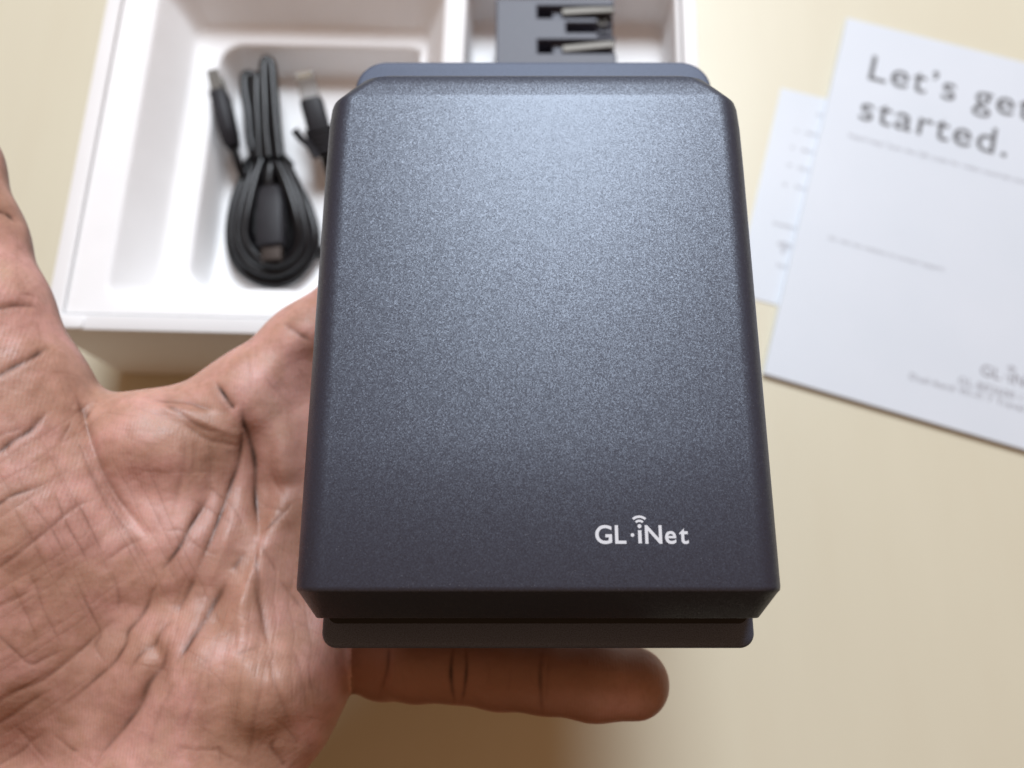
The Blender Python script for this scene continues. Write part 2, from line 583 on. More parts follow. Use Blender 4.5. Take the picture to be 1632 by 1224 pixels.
link("cord", *tube([pb, cpt(655, 600, 21), cpt(690, 690, 17), cpt(740, 800, 15.5), cpt(700, 950, 15.5), cpt(600, 1000, 15.5), cpt(585, 960, 16)], 2.3), M_cable, net)
parts = []
for k in range(5):
    c0 = pb.lerp(pf, .06 + .09 * k)
    vf = loft([[(x, y, z) for x, z, _ in rrect(-4.6 - .25 * k, 4.6 + .25 * k, -3.6 - .22 * k, 3.9 + .22 * k, 2.2, 0, 3)] for y in (-.5, .5)])
    parts.append(xform(vf, Matrix.Translation(c0) @ q))
link("strain_ribs", *merge(*parts), M_boot, net)

# ------------------------------------------------------------------ printed papers on the right
def sheet_frame(tl, bl, z):
    a, b_ = at(*bl, z), at(*tl, z)
    up = (b_ - a)
    ang = math.atan2(up.y, up.x) - math.pi / 2
    return Matrix.Translation(a) @ Matrix.Rotation(ang, 4, 'Z'), up.length
GZ = 2.3
GM, GL = sheet_frame((1350, 28), (1217, 595), GZ)
GI = GM.inverted()
def g(px, py): return GI @ at(px, py, GZ)
guide = thing("quick_start_guide", at(1217, 595, 0), "larger white booklet printed with a grey headline, lying on top at right", "booklet")
GW = 128
def leafy(x1, y1, z0, z1, curl):
    """a sheet or fold of paper with a slightly lifted edge, local to the booklet"""
    V, n = [], 12
    for zz in (z0, z1):
        for j in range(n + 1):
            for i in range(n + 1):
                x, y = x1 * i / n, y1 * j / n
                V.append((x, y, zz + curl * (1 - j / n) ** 3 * (0.4 + 0.6 * i / n)))
    Fc = []
    m = (n + 1) ** 2
    for j in range(n):
        for i in range(n):
            a = j * (n + 1) + i
            q_ = (a, a + 1, a + n + 2, a + n + 1)
            Fc += [q_, tuple(k + m for k in q_)]
    edge = [i for i in range(n)] + [j * (n + 1) + n for j in range(n)] + [n * (n + 1) + n - i for i in range(n)] + [(n - j) * (n + 1) for j in range(n)]
    for a, b_ in zip(edge, edge[1:] + edge[:1]):
        Fc.append((a, b_, b_ + m, a + m))
    return V, Fc
GT = Matrix.Translation((0, 0, -GZ))
GMf = GM @ GT
for k, (z0, z1, c) in enumerate(((0.45, 0.9, .35), (1.0, 1.5, .55), (1.6, GZ - .02, .8))):
    v, f = xform(leafy(GW - .25 * (2 - k), GL - .2 * (2 - k), z0, z1, 0), GMf)
    link("page" if k < 2 else "cover", v, f, M_paper, guide, False)
def print_on(body, p_left, p_right, name, mat, parent, bold=0.0, spacing=1.1, inv=GI, fm=GM, z=GZ, size=None):
    a, b_ = inv @ at(*p_left, z), inv @ at(*p_right, z)
    vf = text_mesh(body, 1.0, spacing, bold)
    lo, hi = bounds(vf)
    s = size or (b_ - a).length / (hi[0] - lo[0])
    ang = math.atan2(b_.y - a.y, b_.x - a.x)
    Mx = fm @ Matrix.Translation((a.x, a.y, 0.03)) @ Matrix.Rotation(ang * .0, 4, 'Z') @ Matrix.Scale(s, 4) @ Matrix.Translation((-lo[0], 0, 0))
    v, f = xform(vf, Mx)
    return link(name, v, f, mat, parent, False), s
o, s_head = print_on("started.", (1368, 189), (1604, 247), "headline", M_ink, guide, .006, 1.12)
print_on("Let\u2019s get", (1383, 126), (1640, 190), "headline", M_ink, guide, .006, 1.12, size=s_head)
print_on("Need help? Scan the QR code for video tutorials and more", (1352, 219), (1668, 293), "caption", M_pale_ink, guide, 0, 1.06)
print_on("Or visit the website to contact support", (1320, 382), (1505, 428), "caption", M_pale_ink, guide, 0, 1.06)
print_on("GL-BE3600 / Slate 7", (1527, 611), (1690, 655), "caption", M_pale_ink, guide, .008, 1.1)
print_on("Dual-band Wi-Fi 7 Travel Router", (1449, 604), (1690, 672), "caption", M_pale_ink, guide, .008, 1.1)
a = g(1562, 597)
v, f = xform(logo_vf(4.6), GM @ Matrix.Translation((a.x, a.y, .03)))
link("wordmark", v, f, M_pale_ink, guide, False)

LZ = 0.35
LM, LL = sheet_frame((1245, 140), (1170, 468), LZ)
LI = LM.inverted()
leaflet = thing("leaflet", at(1245, 140, 0), "smaller pale leaflet lying underneath the booklet, with faint grey list", "leaflet")
v, f = xform(leafy(95, LL, 0.02, LZ, 0), LM @ Matrix.Translation((0, 0, -LZ)))
link("paper_sheet", v, f, M_paper, leaflet, False)
dash = []
def strokes(p0, n, h):
    """a short row of illegible small strokes"""
    a_ = LI @ at(*p0, LZ)
    x = a_.x
    for k in range(n):
        w = random.uniform(.5, 1.1)
        hh = h * random.uniform(.6, 1)
        dash.append(([(x, a_.y, .03), (x + w * .45, a_.y, .03), (x + w * .45, a_.y + hh, .03), (x, a_.y + hh, .03)], [(0, 1, 2, 3)]))
        if random.random() < .7:
            dash.append(([(x + w * .45, a_.y + hh * .75, .03), (x + w * .8, a_.y + hh * .75, .03), (x + w * .8, a_.y + hh, .03), (x + w * .45, a_.y + hh, .03)], [(0, 1, 2, 3)]))
        x += w
for p0, n in (((1268, 210), 2), ((1284, 214), 8), ((1261, 237), 2), ((1277, 241), 8), ((1255, 265), 2), ((1272, 270), 8), ((1248, 296), 2), ((1267, 300), 7), ((1232, 358), 14), ((1238, 425), 9), ((1302, 185), 4)):
    strokes(p0, n, 1.7)
link("list_lines", *xform(merge(*dash), LM), M_pale_ink, leaflet, False)
a = LI @ at(1248, 402, LZ)
icon = merge(arc_band(a.x, a.y, 1.2, 1.7, 45, 135, .03), arc_band(a.x, a.y, 2.5, 3.1, 45, 135, .03), arc_band(a.x, a.y, 3.9, 4.6, 45, 135, .03), disc(a.x, a.y, .6, .03))
link("wireless_icon", *xform(icon, LM), M_pale_ink, leaflet, False)

# ------------------------------------------------------------------ router
FZ = 150.0
router = thing("travel_router", (5.2, 60, 116), "dark blue-grey travel router with speckled cover, held in the hand", "router")
RX = 5.15
def profile(hw, top, bottom, rx, rz, y, n=10):
    """cross-section of the cover: flat top, elliptically rounded shoulders, upright sides"""
    pts = [(RX - hw + 1.2, y, bottom), (RX - hw, y, bottom + 2.5)]
    for i in range(n + 1):
        a = R(180 - 90 * i / n)
        pts.append((RX - hw + rx + rx * math.cos(a), y, top - rz + rz * math.sin(a)))
    for i in range(n + 1):
        a = R(90 - 90 * i / n)
        pts.append((RX + hw - rx + rx * math.cos(a), y, top - rz + rz * math.sin(a)))
    pts += [(RX + hw, y, bottom + 2.5), (RX + hw - 1.2, y, bottom)]
    return pts
SB = 128.5                                      # underside of the cover
rings = [
    profile(44.6, 138.2, SB, 2.0, 1.6, -4.9),
    profile(44.9, 138.6, SB, 2.2, 1.8, -4.75),
    profile(47.0, 149.35, SB, 5.9, 6.9, 0.15),
    profile(47.3, 149.8, SB, 6.0, 7.0, 0.5),
    profile(47.4, FZ, SB, 6.0, 7.0, 1.2),
    profile(47.4, FZ, SB, 6.0, 7.0, 30),
    profile(47.4, FZ, SB, 6.0, 7.0, 60),
    profile(47.4, FZ, SB, 6.0, 7.0, 92),
    profile(47.3, FZ, SB, 6.0, 7.0, 102),
    profile(47.0, FZ, SB, 6.0, 7.0, 106.8),
    profile(46.7, FZ, SB, 6.0, 7.0, 108.0),
    profile(46.4, 149.95, SB, 6.1, 7.0, 108.4),
    profile(43.9, 149.25, SB, 6.6, 6.8, 111.4),
    profile(41.4, 148.7, SB, 7, 6.2, 113.9),
    profile(40.2, 148.1, SB, 7.5, 5.6, 114.6),
    profile(39.6, 146.6, SB, 7.0, 5.0, 114.9),
]
v, f = loft(rings)
cover = link("cover", v, f, M_shell, router)
# base slab, longer than the cover, rounded in plan and over its edges
def rrect2(x0, x1, y0, y1, rt, rb, z, n=10):
    """rounded rectangle with larger corners at the far end"""
    pts = []
    for cx, cy, r, a0 in ((x1 - rt, y1 - rt, rt, 0), (x0 + rt, y1 - rt, rt, 90), (x0 + rb, y0 + rb, rb, 180), (x1 - rb, y0 + rb, rb, 270)):
        for i in range(n + 1):
            a = R(a0 + 90 * i / n)
            pts.append((cx + r * math.cos(a), cy + r * math.sin(a), z))
    return pts
def slab(x0, x1, y0, y1, r, rb, z0, z1, e):
    rings = []
    for i in range(6):
        a = R(90 * i / 5)
        o = e * (1 - math.sin(a))
        rings.append(rrect2(x0 + o, x1 - o, y0 + o, y1 - o, max(r - o, 1), max(rb - o, .8), z0 + e * (1 - math.cos(a))))
    for i in range(6):
        a = R(90 * i / 5)
        o = e * .8 * (1 - math.cos(a))
        rings.append(rrect2(x0 + o, x1 - o, y0 + o, y1 - o, max(r - o, 1), max(rb - o, .8), z1 - e * .8 * (1 - math.sin(a))))
    return loft(rings)
link("base", *slab(RX - 46.0, RX + 46.9, -11.4, 135.0, 8.0, 3.2, 116.0, 127.4, 1.8), M_smooth, router)
# black band drawn in for the dark shade of the gap below the cover
link("gap_shade_band", *loft([rrect(RX - 44.6, RX + 45.4, -6.3, 116, 2, 127.2, 4), rrect(RX - 44.6, RX + 45.4, -6.3, 116, 2, 127.7, 4), rrect(RX - 42, RX + 42, -3.5, 114, 2, 127.75, 4), rrect(RX - 42, RX + 42, -3.5, 114, 2, 128.8, 4)]), M_cable, router)
# wordmark print on the cover
p0, p1 = at(949, 866, FZ), at(1098, 866, FZ)
vf = logo_vf(1.0)
lo, hi = bounds(vf)
s = (p1.x - p0.x) / (hi[0] - lo[0])
v, f = xform(vf, Matrix.Translation((p0.x, p0.y, FZ + .02)) @ Matrix.Scale(s, 4))
link("wordmark", v, f, M_print, cover, False)

# ------------------------------------------------------------------ the hand: one continuous surface from a smooth distance field
H3 = lambda px, py, z: np.array(at(px, py, z))
caps = []                                       # (a, ra, b, rb, blend)
def limb(pts, k=6.0):
    for (a, ra), (b_, rb) in zip(pts, pts[1:]):
        caps.append((a, ra, b_, rb, k))
W = H3
# thumb and thenar
limb([(W(-100, 195, 132), 9.0), (W(-82, 260, 131), 10.8), (W(-50, 380, 128), 11.8), (W(-18, 500, 126), 13.2), (W(12, 610, 121), 15.5), (W(30, 690, 117), 18)], 5)
limb([(W(30, 690, 116), 18), (W(40, 830, 112), 22), (W(30, 980, 101), 25), (W(-30, 1250, 80), 27)], 10)
limb([(W(110, 860, 108), 19), (W(115, 1000, 102), 20)], 10)
# web between thumb and index
limb([(W(70, 735, 110), 14), (W(200, 742, 106), 15.5), (W(300, 720, 105), 15)], 7)
limb([(W(150, 690, 112), 7.5), (W(230, 700, 112), 10.5), (W(290, 740, 109), 9)], 5)
# palm body
limb([(W(110, 900, 102), 20), (W(300, 880, 98), 19), (W(405, 850, 93), 16)], 10)
limb([(W(180, 1100, 96), 20), (W(330, 1080, 100), 20), (W(425, 1070, 106), 14.5)], 8)
limb([(W(90, 1330, 78), 25), (W(270, 1240, 97), 22), (W(350, 1215, 101), 14)], 9)
limb([(W(425, 850, 97), 14), (W(438, 960, 105), 12.0), (W(450, 1010, 102), 11.0), (W(470, 1088, 100), 12.2), (W(446, 1145, 98), 11.5), (W(375, 1240, 98), 12)], 5)
# wrist and forearm, out of frame
limb([(W(0, 1280, 88), 26), (W(-250, 1460, 80), 28), (W(-520, 1700, 74), 31)], 14)
limb([(W(150, 1380, 86), 24), (W(-150, 1590, 80), 26), (W(-420, 1850, 74), 29)], 14)
# finger bases and fingers, curled under the router (index, middle, ring, little)
limb([(W(300, 715, 105), 15.5), (W(400, 640, 104.5), 12.5), (W(490, 555, 103), 11.0), (W(590, 470, 104.5), 10.2), (W(720, 370, 105), 9.4), (W(800, 310, 106.5), 8.6), (W(850, 270, 107), 8.0)], 5)
limb([(W(395, 760, 95), 15), (W(500, 710, 99), 12), (W(640, 650, 104), 10.4), (W(800, 575, 105), 9.6), (W(930, 520, 106.6), 8.8), (W(990, 495, 107), 8.2)], 5)
limb([(W(400, 880, 95), 15), (W(520, 850, 99), 12), (W(660, 815, 104), 10.2), (W(820, 775, 105.4), 9.4), (W(950, 745, 106.8), 8.8), (W(1010, 735, 107.2), 8.2)], 5)
limb([(W(470, 1015, 80), 9), (W(555, 1036, 85), 8.8), (W(612, 1056, 96), 8.5), (W(665, 1054, 101.5), 9.1), (W(728, 1057, 102.5), 8.7), (W(795, 1066, 103), 9.0), (W(868, 1074, 103.6), 8.75), (W(945, 1083, 103.6), 9.1), (W(1010, 1089, 103.0), 8.5)], 3)

VOX = 0.75
pts_all = np.array([c[0] for c in caps] + [c[2] for c in caps])
lo = np.array([max(pts_all[:, 0].min() - 36, -215), max(pts_all[:, 1].min() - 36, -130), 55])
hi = np.array([pts_all[:, 0].max() + 14, pts_all[:, 1].max() + 14, 152])
nn = np.ceil((hi - lo) / VOX).astype(int)
gx, gy, gz = (lo[i] + VOX * np.arange(nn[i]) for i in range(3))
D = np.full(nn, 40.0, np.float32)
for a, ra, b_, rb, k in caps:
    mn = np.minimum(a - ra, b_ - rb) - 12
    mx = np.maximum(a + ra, b_ + rb) + 12
    i0 = np.clip(np.floor((mn - lo) / VOX).astype(int), 0, nn)
    i1 = np.clip(np.ceil((mx - lo) / VOX).astype(int), 0, nn)
    if (i1 - i0).min() <= 0: continue
    X = gx[i0[0]:i1[0], None, None].astype(np.float32)
    Y = gy[None, i0[1]:i1[1], None].astype(np.float32)
    Z = gz[None, None, i0[2]:i1[2]].astype(np.float32)
    ab = b_ - a
    t = np.clip(((X - a[0]) * ab[0] + (Y - a[1]) * ab[1] + (Z - a[2]) * ab[2]) / max(ab @ ab, 1e-6), 0, 1)
    d = np.sqrt((X - a[0] - t * ab[0]) ** 2 + (Y - a[1] - t * ab[1]) ** 2 + (Z - a[2] - t * ab[2]) ** 2) - (ra + (rb - ra) * t)
    sl = tuple(slice(p, q_) for p, q_ in zip(i0, i1))
    o = D[sl]
    h = np.clip(0.5 + 0.5 * (o - d) / k, 0, 1)
    D[sl] = o + (d - o) * h - k * h * (1 - h)
# cut the forearm off square at the border of the grid so the mesh stays closed
D[:2] = np.maximum(D[:2], 1); D[:, :2] = np.maximum(D[:, :2], 1)
# keep the flesh clear of the router: press it against the underside and the sides
X = gx[:, None, None]; Y = gy[None, :, None]; Z = gz[None, None, :]
under = np.minimum(np.minimum(Z - 115.8, 46.6 + 0 * Z), np.minimum(X - (RX - 46.4), Y + 11.6))
side = np.minimum(np.minimum(Z - 128.0, X - (RX - 47.9)), Y + 5.0)
block = np.maximum(under, side).astype(np.float32)
lim = 104.5 + 0.05 * (X + 45.5) ** 2 + 0.03 * np.maximum(np.abs(Y - 24) - 22, 0) ** 2
dip = ((Z - lim) * .85).astype(np.float32) + 0 * D
hh = np.clip(0.5 - 0.5 * (D - dip) / 2.5, 0, 1)
D = D + (dip - D) * hh + 2.5 * hh * (1 - hh)
D = np.maximum(D, block)
grid = openvdb.FloatGrid(10.0)
grid.copyFromArray(np.clip(D, -6, 10))
P, T, Q = grid.convertToPolygons(0.0, 0.0)
P = P * VOX + lo
me = bpy.data.meshes.new("hand")
me.from_pydata([tuple(p) for p in P], [], [tuple(t) for t in T] + [tuple(q_) for q_ in Q])
bm = bmesh.new()
bm.from_mesh(me)
bmesh.ops.remove_doubles(bm, verts=bm.verts, dist=0.02)
for _ in range(4):
    bmesh.ops.smooth_vert(bm, verts=bm.verts, factor=0.5, use_axis_x=True, use_axis_y=True, use_axis_z=True)
bmesh.ops.recalc_face_normals(bm, faces=bm.faces)
bm.to_mesh(me)
bm.free()
tmp = bpy.data.objects.new("hand_base", me)
COL.objects.link(tmp)
md = tmp.modifiers.new("s", 'SUBSURF')
md.levels = md.render_levels = 1
bpy.context.view_layer.update()
me2 = bpy.data.meshes.new_from_object(tmp.evaluated_get(bpy.context.evaluated_depsgraph_get()))
bpy.data.objects.remove(tmp)
bpy.data.meshes.remove(me)
nv = len(me2.vertices)
co = np.empty(nv * 3, np.float32)
me2.vertices.foreach_get("co", co)
co = co.reshape(-1, 3).astype(np.float64)
nrm = np.empty(nv * 3, np.float32)
me2.vertices.foreach_get("normal", nrm)
nrm = nrm.reshape(-1, 3)
pix = project(co)
view = np.array([0, 0, CAM_H]) - co
view /= np.linalg.norm(view, axis=1)[:, None]
facing = np.clip((nrm * view).sum(1) / 0.35, 0, 1)
in_view = (pix[:, 0] > -160) & (pix[:, 0] < 1100) & (pix[:, 1] > 150) & (pix[:, 1] < 1300) & (facing > 0)
finger_zone = ((pix[:, 0] > 560) & (pix[:, 1] > 985))

# palm creases, traced as curves over the skin: (points, half-width px, depth mm, pigment)
def c2(*p): return [(x / 1.96, 600 + y / 1.96) for x, y in p]
def c1(*p): return [(x / 2.914, 250 + y / 2.914) for x, y in p]
def q1(*p): return [(x / 3.921, 600 + y / 3.921) for x, y in p]
def q2(*p): return [(240 + x / 3.921, 600 + y / 3.921) for x, y in p]
def q3(*p): return [(x / 3.921, 912 + y / 3.921) for x, y in p]
def q4(*p): return [(280 + x / 3.921, 912 + y / 3.921) for x, y in p]
def c3(*p): return [(440 + x / 1.943, 900 + y / 1.943) for x, y in p]
LINES = [
    (q2((575, 150), (580, 280), (625, 400), (650, 560), (650, 720), (655, 860), (660, 1000)), 5.5, 1.5, 1.0),
    (c2((798, 505), (802, 560), (806, 640), (812, 720), (826, 800), (836, 870)), 4, 0.7, .55),
    (c2((836, 870), (850, 940), (860, 1010)), 3, 0.35, .3),
    (q2((575, 270), (575, 380), (550, 540), (500, 680), (445, 840), (390, 980), (340, 1090), (290, 1224)), 4.5, 1.1, .9),
    (q4((350, 0), (270, 140), (180, 300), (70, 470), (0, 590)), 5, 1.2, .8),
    (q2((375, 740), (330, 810), (250, 930), (190, 1050), (110, 1160), (60, 1224)), 4.5, 1.1, .9),
    (q3((1040, 0), (960, 110), (925, 200), (870, 290), (800, 370), (780, 450), (700, 570), (600, 660), (460, 790), (350, 870)), 4, .8, .7),
    (q3((1098, 290), (1020, 350), (960, 440), (890, 490), (830, 570), (770, 660)), 4, .7, .55),
    (q3((1070, 380), (1010, 540), (900, 690), (830, 850), (740, 970), (640, 1080), (540, 1200)), 6, 1.5, .75),
    (q4((140, 0), (60, 160), (0, 260)), 4, .7, .6),
    (q2((590, 1080), (540, 1160), (500, 1224)), 3.5, .6, .6),
    (q1((420, 40), (470, 110), (510, 200), (540, 300), (580, 420), (640, 580), (720, 720), (820, 850), (940, 980)), 4, .7, .42),
    (q1((500, 380), (540, 540), (620, 700), (700, 830), (780, 950), (850, 1080), (870, 1200)), 4, .55, .36),
    (q1((500, 180), (530, 225), (560, 250)), 7, .8, .7),
    (q1((0, 790), (70, 745), (160, 715), (300, 665)), 3.5, .6, .75),
    (q1((0, 1190), (110, 1110), (220, 1020), (320, 940), (410, 860), (500, 800), (620, 760)), 3.5, .55, .5),
    (q1((0, 365), (90, 335), (160, 300)), 3, .4, .4),
    (q1((0, 465), (80, 400), (180, 340), (240, 280), (310, 205)), 5, 1.1, .85),
    (q1((370, 430), (400, 360), (450, 280)), 3, .4, .4),
    (q1((160, 750), (240, 850), (320, 950), (380, 1060), (450, 1200)), 2.6, .35, .35),
    (q1((330, 680), (390, 850), (440, 960), (510, 1080), (570, 1210)), 2.6, .4, .42),
    (q1((450, 740), (520, 850), (590, 990), (650, 1130)), 2.6, .4, .45),
    (q1((60, 790), (130, 900), (200, 1010), (240, 1100), (280, 1210)), 2.4, .3, .3),
    (q1((650, 1150), (720, 1110), (790, 1060), (930, 1000)), 3, .4, .4),
    (q2((0, 155), (110, 165), (230, 165), (340, 200), (400, 205)), 4, .9, .5),
    (q2((60, 170), (150, 215), (250, 280), (350, 330), (450, 345)), 4, .9, .5),
    (q2((190, 270), (280, 350), (370, 395), (470, 420), (560, 440)), 3.5, .7, .4),
    (q2((400, 20), (450, 100), (500, 170), (530, 210)), 4, .8, 1.0),
    (q2((210, 350), (215, 480), (195, 620), (160, 760), (130, 900)), 5, .5, .28),
    (q2((270, 400), (270, 520), (250, 640)), 4, .4, .22),
    (q2((680, 980), (760, 920), (840, 840), (890, 780)), 3, .5, .6),
    (q2((740, 570), (790, 680), (860, 800)), 3, .3, .25),
    (q2((670, 760), (750, 810), (830, 860), (900, 1000)), 3, .35, .3),
    (q2((680, 1040), (750, 1150), (790, 1224)), 3.5, .5, .4),
    (q4((640, 40), (720, 140), (800, 240)), 3.5, .5, .4),
    (q2((360, 680), (430, 740), (520, 830), (600, 970)), 2.6, .35, .4),
    (q2((240, 760), (320, 800), (400, 850), (470, 900), (580, 980)), 2.6, .3, .3),
    (q2((230, 1010), (330, 1080), (420, 1120)), 2.6, .3, .3),
    (q2((200, 1090), (240, 1010), (180, 960), (60, 970)), 2.6, .35, .3),
    (q3((0, 800), (110, 740), (240, 690), (380, 590), (500, 490), (620, 380), (740, 280)), 3.5, .7, .55),
    (q3((0, 940), (110, 870), (220, 790), (330, 730)), 3.5, .55, .5),
    (q3((0, 410), (70, 470), (180, 570), (250, 555), (320, 520), (420, 480)), 3, .5, .5),
    (q3((0, 210), (110, 160), (210, 100)), 2.8, .4, .4),
    (q3((460, 0), (520, 150), (580, 270), (630, 380), (600, 470), (680, 590)), 3, .5, .45),
    (q3((700, 0), (740, 130), (740, 260)), 3, .4, .35),
    (q3((180, 0), (230, 100), (270, 230), (340, 370), (410, 500)), 2.4, .3, .3),
    (q3((60, 50), (130, 190), (200, 340), (260, 500)), 2.4, .3, .3),
    (q3((70, 940), (190, 1060), (300, 1200)), 2.6, .35, .35),
    (q3((320, 1000), (420, 1090), (480, 1130)), 2.8, .4, .45),
    (q3((0, 1200), (120, 1130), (200, 1060), (300, 980)), 2.8, .4, .4),
    (q3((1098, 690), (1030, 800), (960, 990), (920, 1190)), 3, .4, .22),
    (q4((245, 420), (190, 570), (130, 760), (70, 930), (30, 1090)), 3, .55, .2),
    (q4((490, 0), (520, 180), (545, 340), (565, 440)), 4.5, .8, .6),
    (q4((360, 520), (450, 490), (560, 460)), 3, .4, .35),
    (q4((240, 420), (310, 390), (400, 340)), 2.6, .35, .25),
    (q4((385, 280), (375, 400), (370, 500)), 3, .4, .15),
    (q4((565, 470), (550, 650), (510, 830), (480, 1040), (450, 1200)), 3.5, .45, .25),
    (q4((580, 560), (610, 680), (680, 860), (730, 1000)), 3.5, .45, .3),
    (q4((720, 450), (770, 600), (800, 740), (830, 900)), 4.5, .5, .28),
    (q4((0, 1090), (120, 1110), (240, 1110), (300, 1140), (430, 1200)), 3, .45, .3),
    (q4((260, 1080), (280, 1130), (290, 1224)), 3, .5, .3),
    (q4((640, 1030), (600, 1090), (660, 1180), (690, 1224)), 4, .7, .5),
    (q4((600, 900), (680, 960), (730, 1020), (770, 1080)), 3, .35, .3),
    (c1((0, 250), (40, 268), (85, 312)), 4, .9, .8),
    (c1((0, 703), (60, 690), (130, 690), (180, 700)), 4, .8, .7),
    (c1((0, 1010), (60, 975), (130, 940), (190, 905), (240, 880)), 5, 1.1, .85),
    (c1((90, 640), (140, 640), (170, 655)), 2.5, .3, .25),
    (c1((1310, 765), (1380, 815), (1450, 860)), 4, .8, .6),
    (c1((1120, 830), (1180, 840)), 3, .4, .4),
    (c1((1150, 900), (1155, 1000), (1165, 1120)), 3, .25, .15),
    (c3((552, 240), (542, 310), (543, 370), (556, 440)), 4.5, .6, 1.0),
    (c3((586, 240), (590, 310), (584, 380), (572, 440)), 4, .5, .9),
    (c3((828, 240), (818, 330), (820, 400), (826, 480)), 5, .5, .75),
    (c3((845, 275), (840, 350), (835, 440)), 3, .4, .4),
    (c3((350, 230), (343, 320), (318, 410)), 4.5, .6, .7),
    (c3((650, 280), (660, 330), (655, 380)), 3, .25, .3),
    (c3((720, 300), (725, 350), (715, 400)), 3, .25, .3),
    (c3((290, 330), (250, 310), (215, 300)), 3, .3, .3),
]
# families of fine secondary lines
def family(n, x0, x1, y0, y1, ang, spread, lmin, lmax, w, dep, pig):
    for _ in range(n):
        x, y = rng.uniform(x0, x1), rng.uniform(y0, y1)
        a = R(ang + rng.normal(0, spread))
        L = rng.uniform(lmin, lmax)
        pts = []
        bend = rng.normal(0, .12)
        for k in range(4):
            t = k / 3
            pts.append((x + math.cos(a + bend * t) * L * t + rng.normal(0, 1.2), y + math.sin(a + bend * t) * L * t + rng.normal(0, 1.2)))
        LINES.append((pts, w * rng.uniform(.7, 1.2), dep * rng.uniform(.4, 1.2), pig * rng.uniform(.3, 1.2)))
for i in range(11):                                  # long faint lines over the thumb mound, and those crossing them
    x, y = -30 + 25 * i + rng.normal(0, 5), 668 + 4 * i + rng.normal(0, 12)
    L = rng.uniform(230, 400)
    LINES.append(([(x + .40 * t * L + 18 * t * t + rng.normal(0, 2.5), y + .92 * t * L + rng.normal(0, 2.5)) for t in np.linspace(0, 1, 7)], 1.6, .12, rng.uniform(.12, .32)))
for i in range(13):
    x, y = -25 + rng.normal(0, 8), 742 + 40 * i + rng.normal(0, 10)
    L = rng.uniform(150, 300)
    LINES.append(([(x + .85 * t * L, y - .50 * t * L - 16 * t * t + rng.normal(0, 2.0)) for t in np.linspace(0, 1, 7)], 1.6, .12, rng.uniform(.12, .32)))
for i in range(10):                                  # lines fanning down the little-finger side of the palm
    x, y = 300 + 20 * i + rng.normal(0, 5), 900 + rng.uniform(-60, 60)
    L = rng.uniform(160, 300)
    LINES.append(([(x - (.34 - .045 * i) * t * L + rng.normal(0, 2.5), y + .94 * t * L) for t in np.linspace(0, 1, 7)], 1.8, .2, rng.uniform(.12, .3)))
family(18, 250, 480, 780, 1180, 20, 10, 40, 110, 1.4, .1, .2)
family(14, -30, 100, 320, 640, 84, 5, 60, 140, 1.3, .06, .16)
family(10, -30, 80, 340, 620, 4, 6, 30, 70, 1.3, .06, .16)
family(18, 140, 380, 640, 780, 14, 8, 50, 120, 1.5, .1, .16)
family(16, 390, 490, 540, 860, 66, 14, 40, 100, 1.4, .08, .22)
family(26, 600, 1030, 1040, 1145, 88, 6, 14, 46, 1.3, .06, .25)
# broad valleys between the mounds
LINES += [
    ([(235, 1000), (250, 1060), (225, 1110), (180, 1165), (130, 1224), (100, 1280)], 13, 5.0, 0),
    ([(430, 690), (425, 780), (405, 870), (350, 980), (290, 1040)], 12, 3.6, 0),
    ([(395, 640), (405, 720), (408, 800), (412, 860)], 9, 3.0, 0),
    ([(130, 640), (150, 720), (190, 800), (240, 860)], 7, 2.2, 0),
    ([(340, 700), (335, 780), (300, 860)], 9, 1.8, 0),
]
def extend(pts):
    """lines that reach the picture's left edge run on past it"""
    (x0, y0), (x1, y1) = pts[0], pts[1]
    if x0 <= 4:
        k = 60 / max(math.hypot(x1 - x0, y1 - y0), 1)
        pts = [(x0 - (x1 - x0) * k, y0 - (y1 - y0) * k)] + list(pts)
    return pts
LINES = [(extend(p), w, d_, g_) for p, w, d_, g_ in LINES]

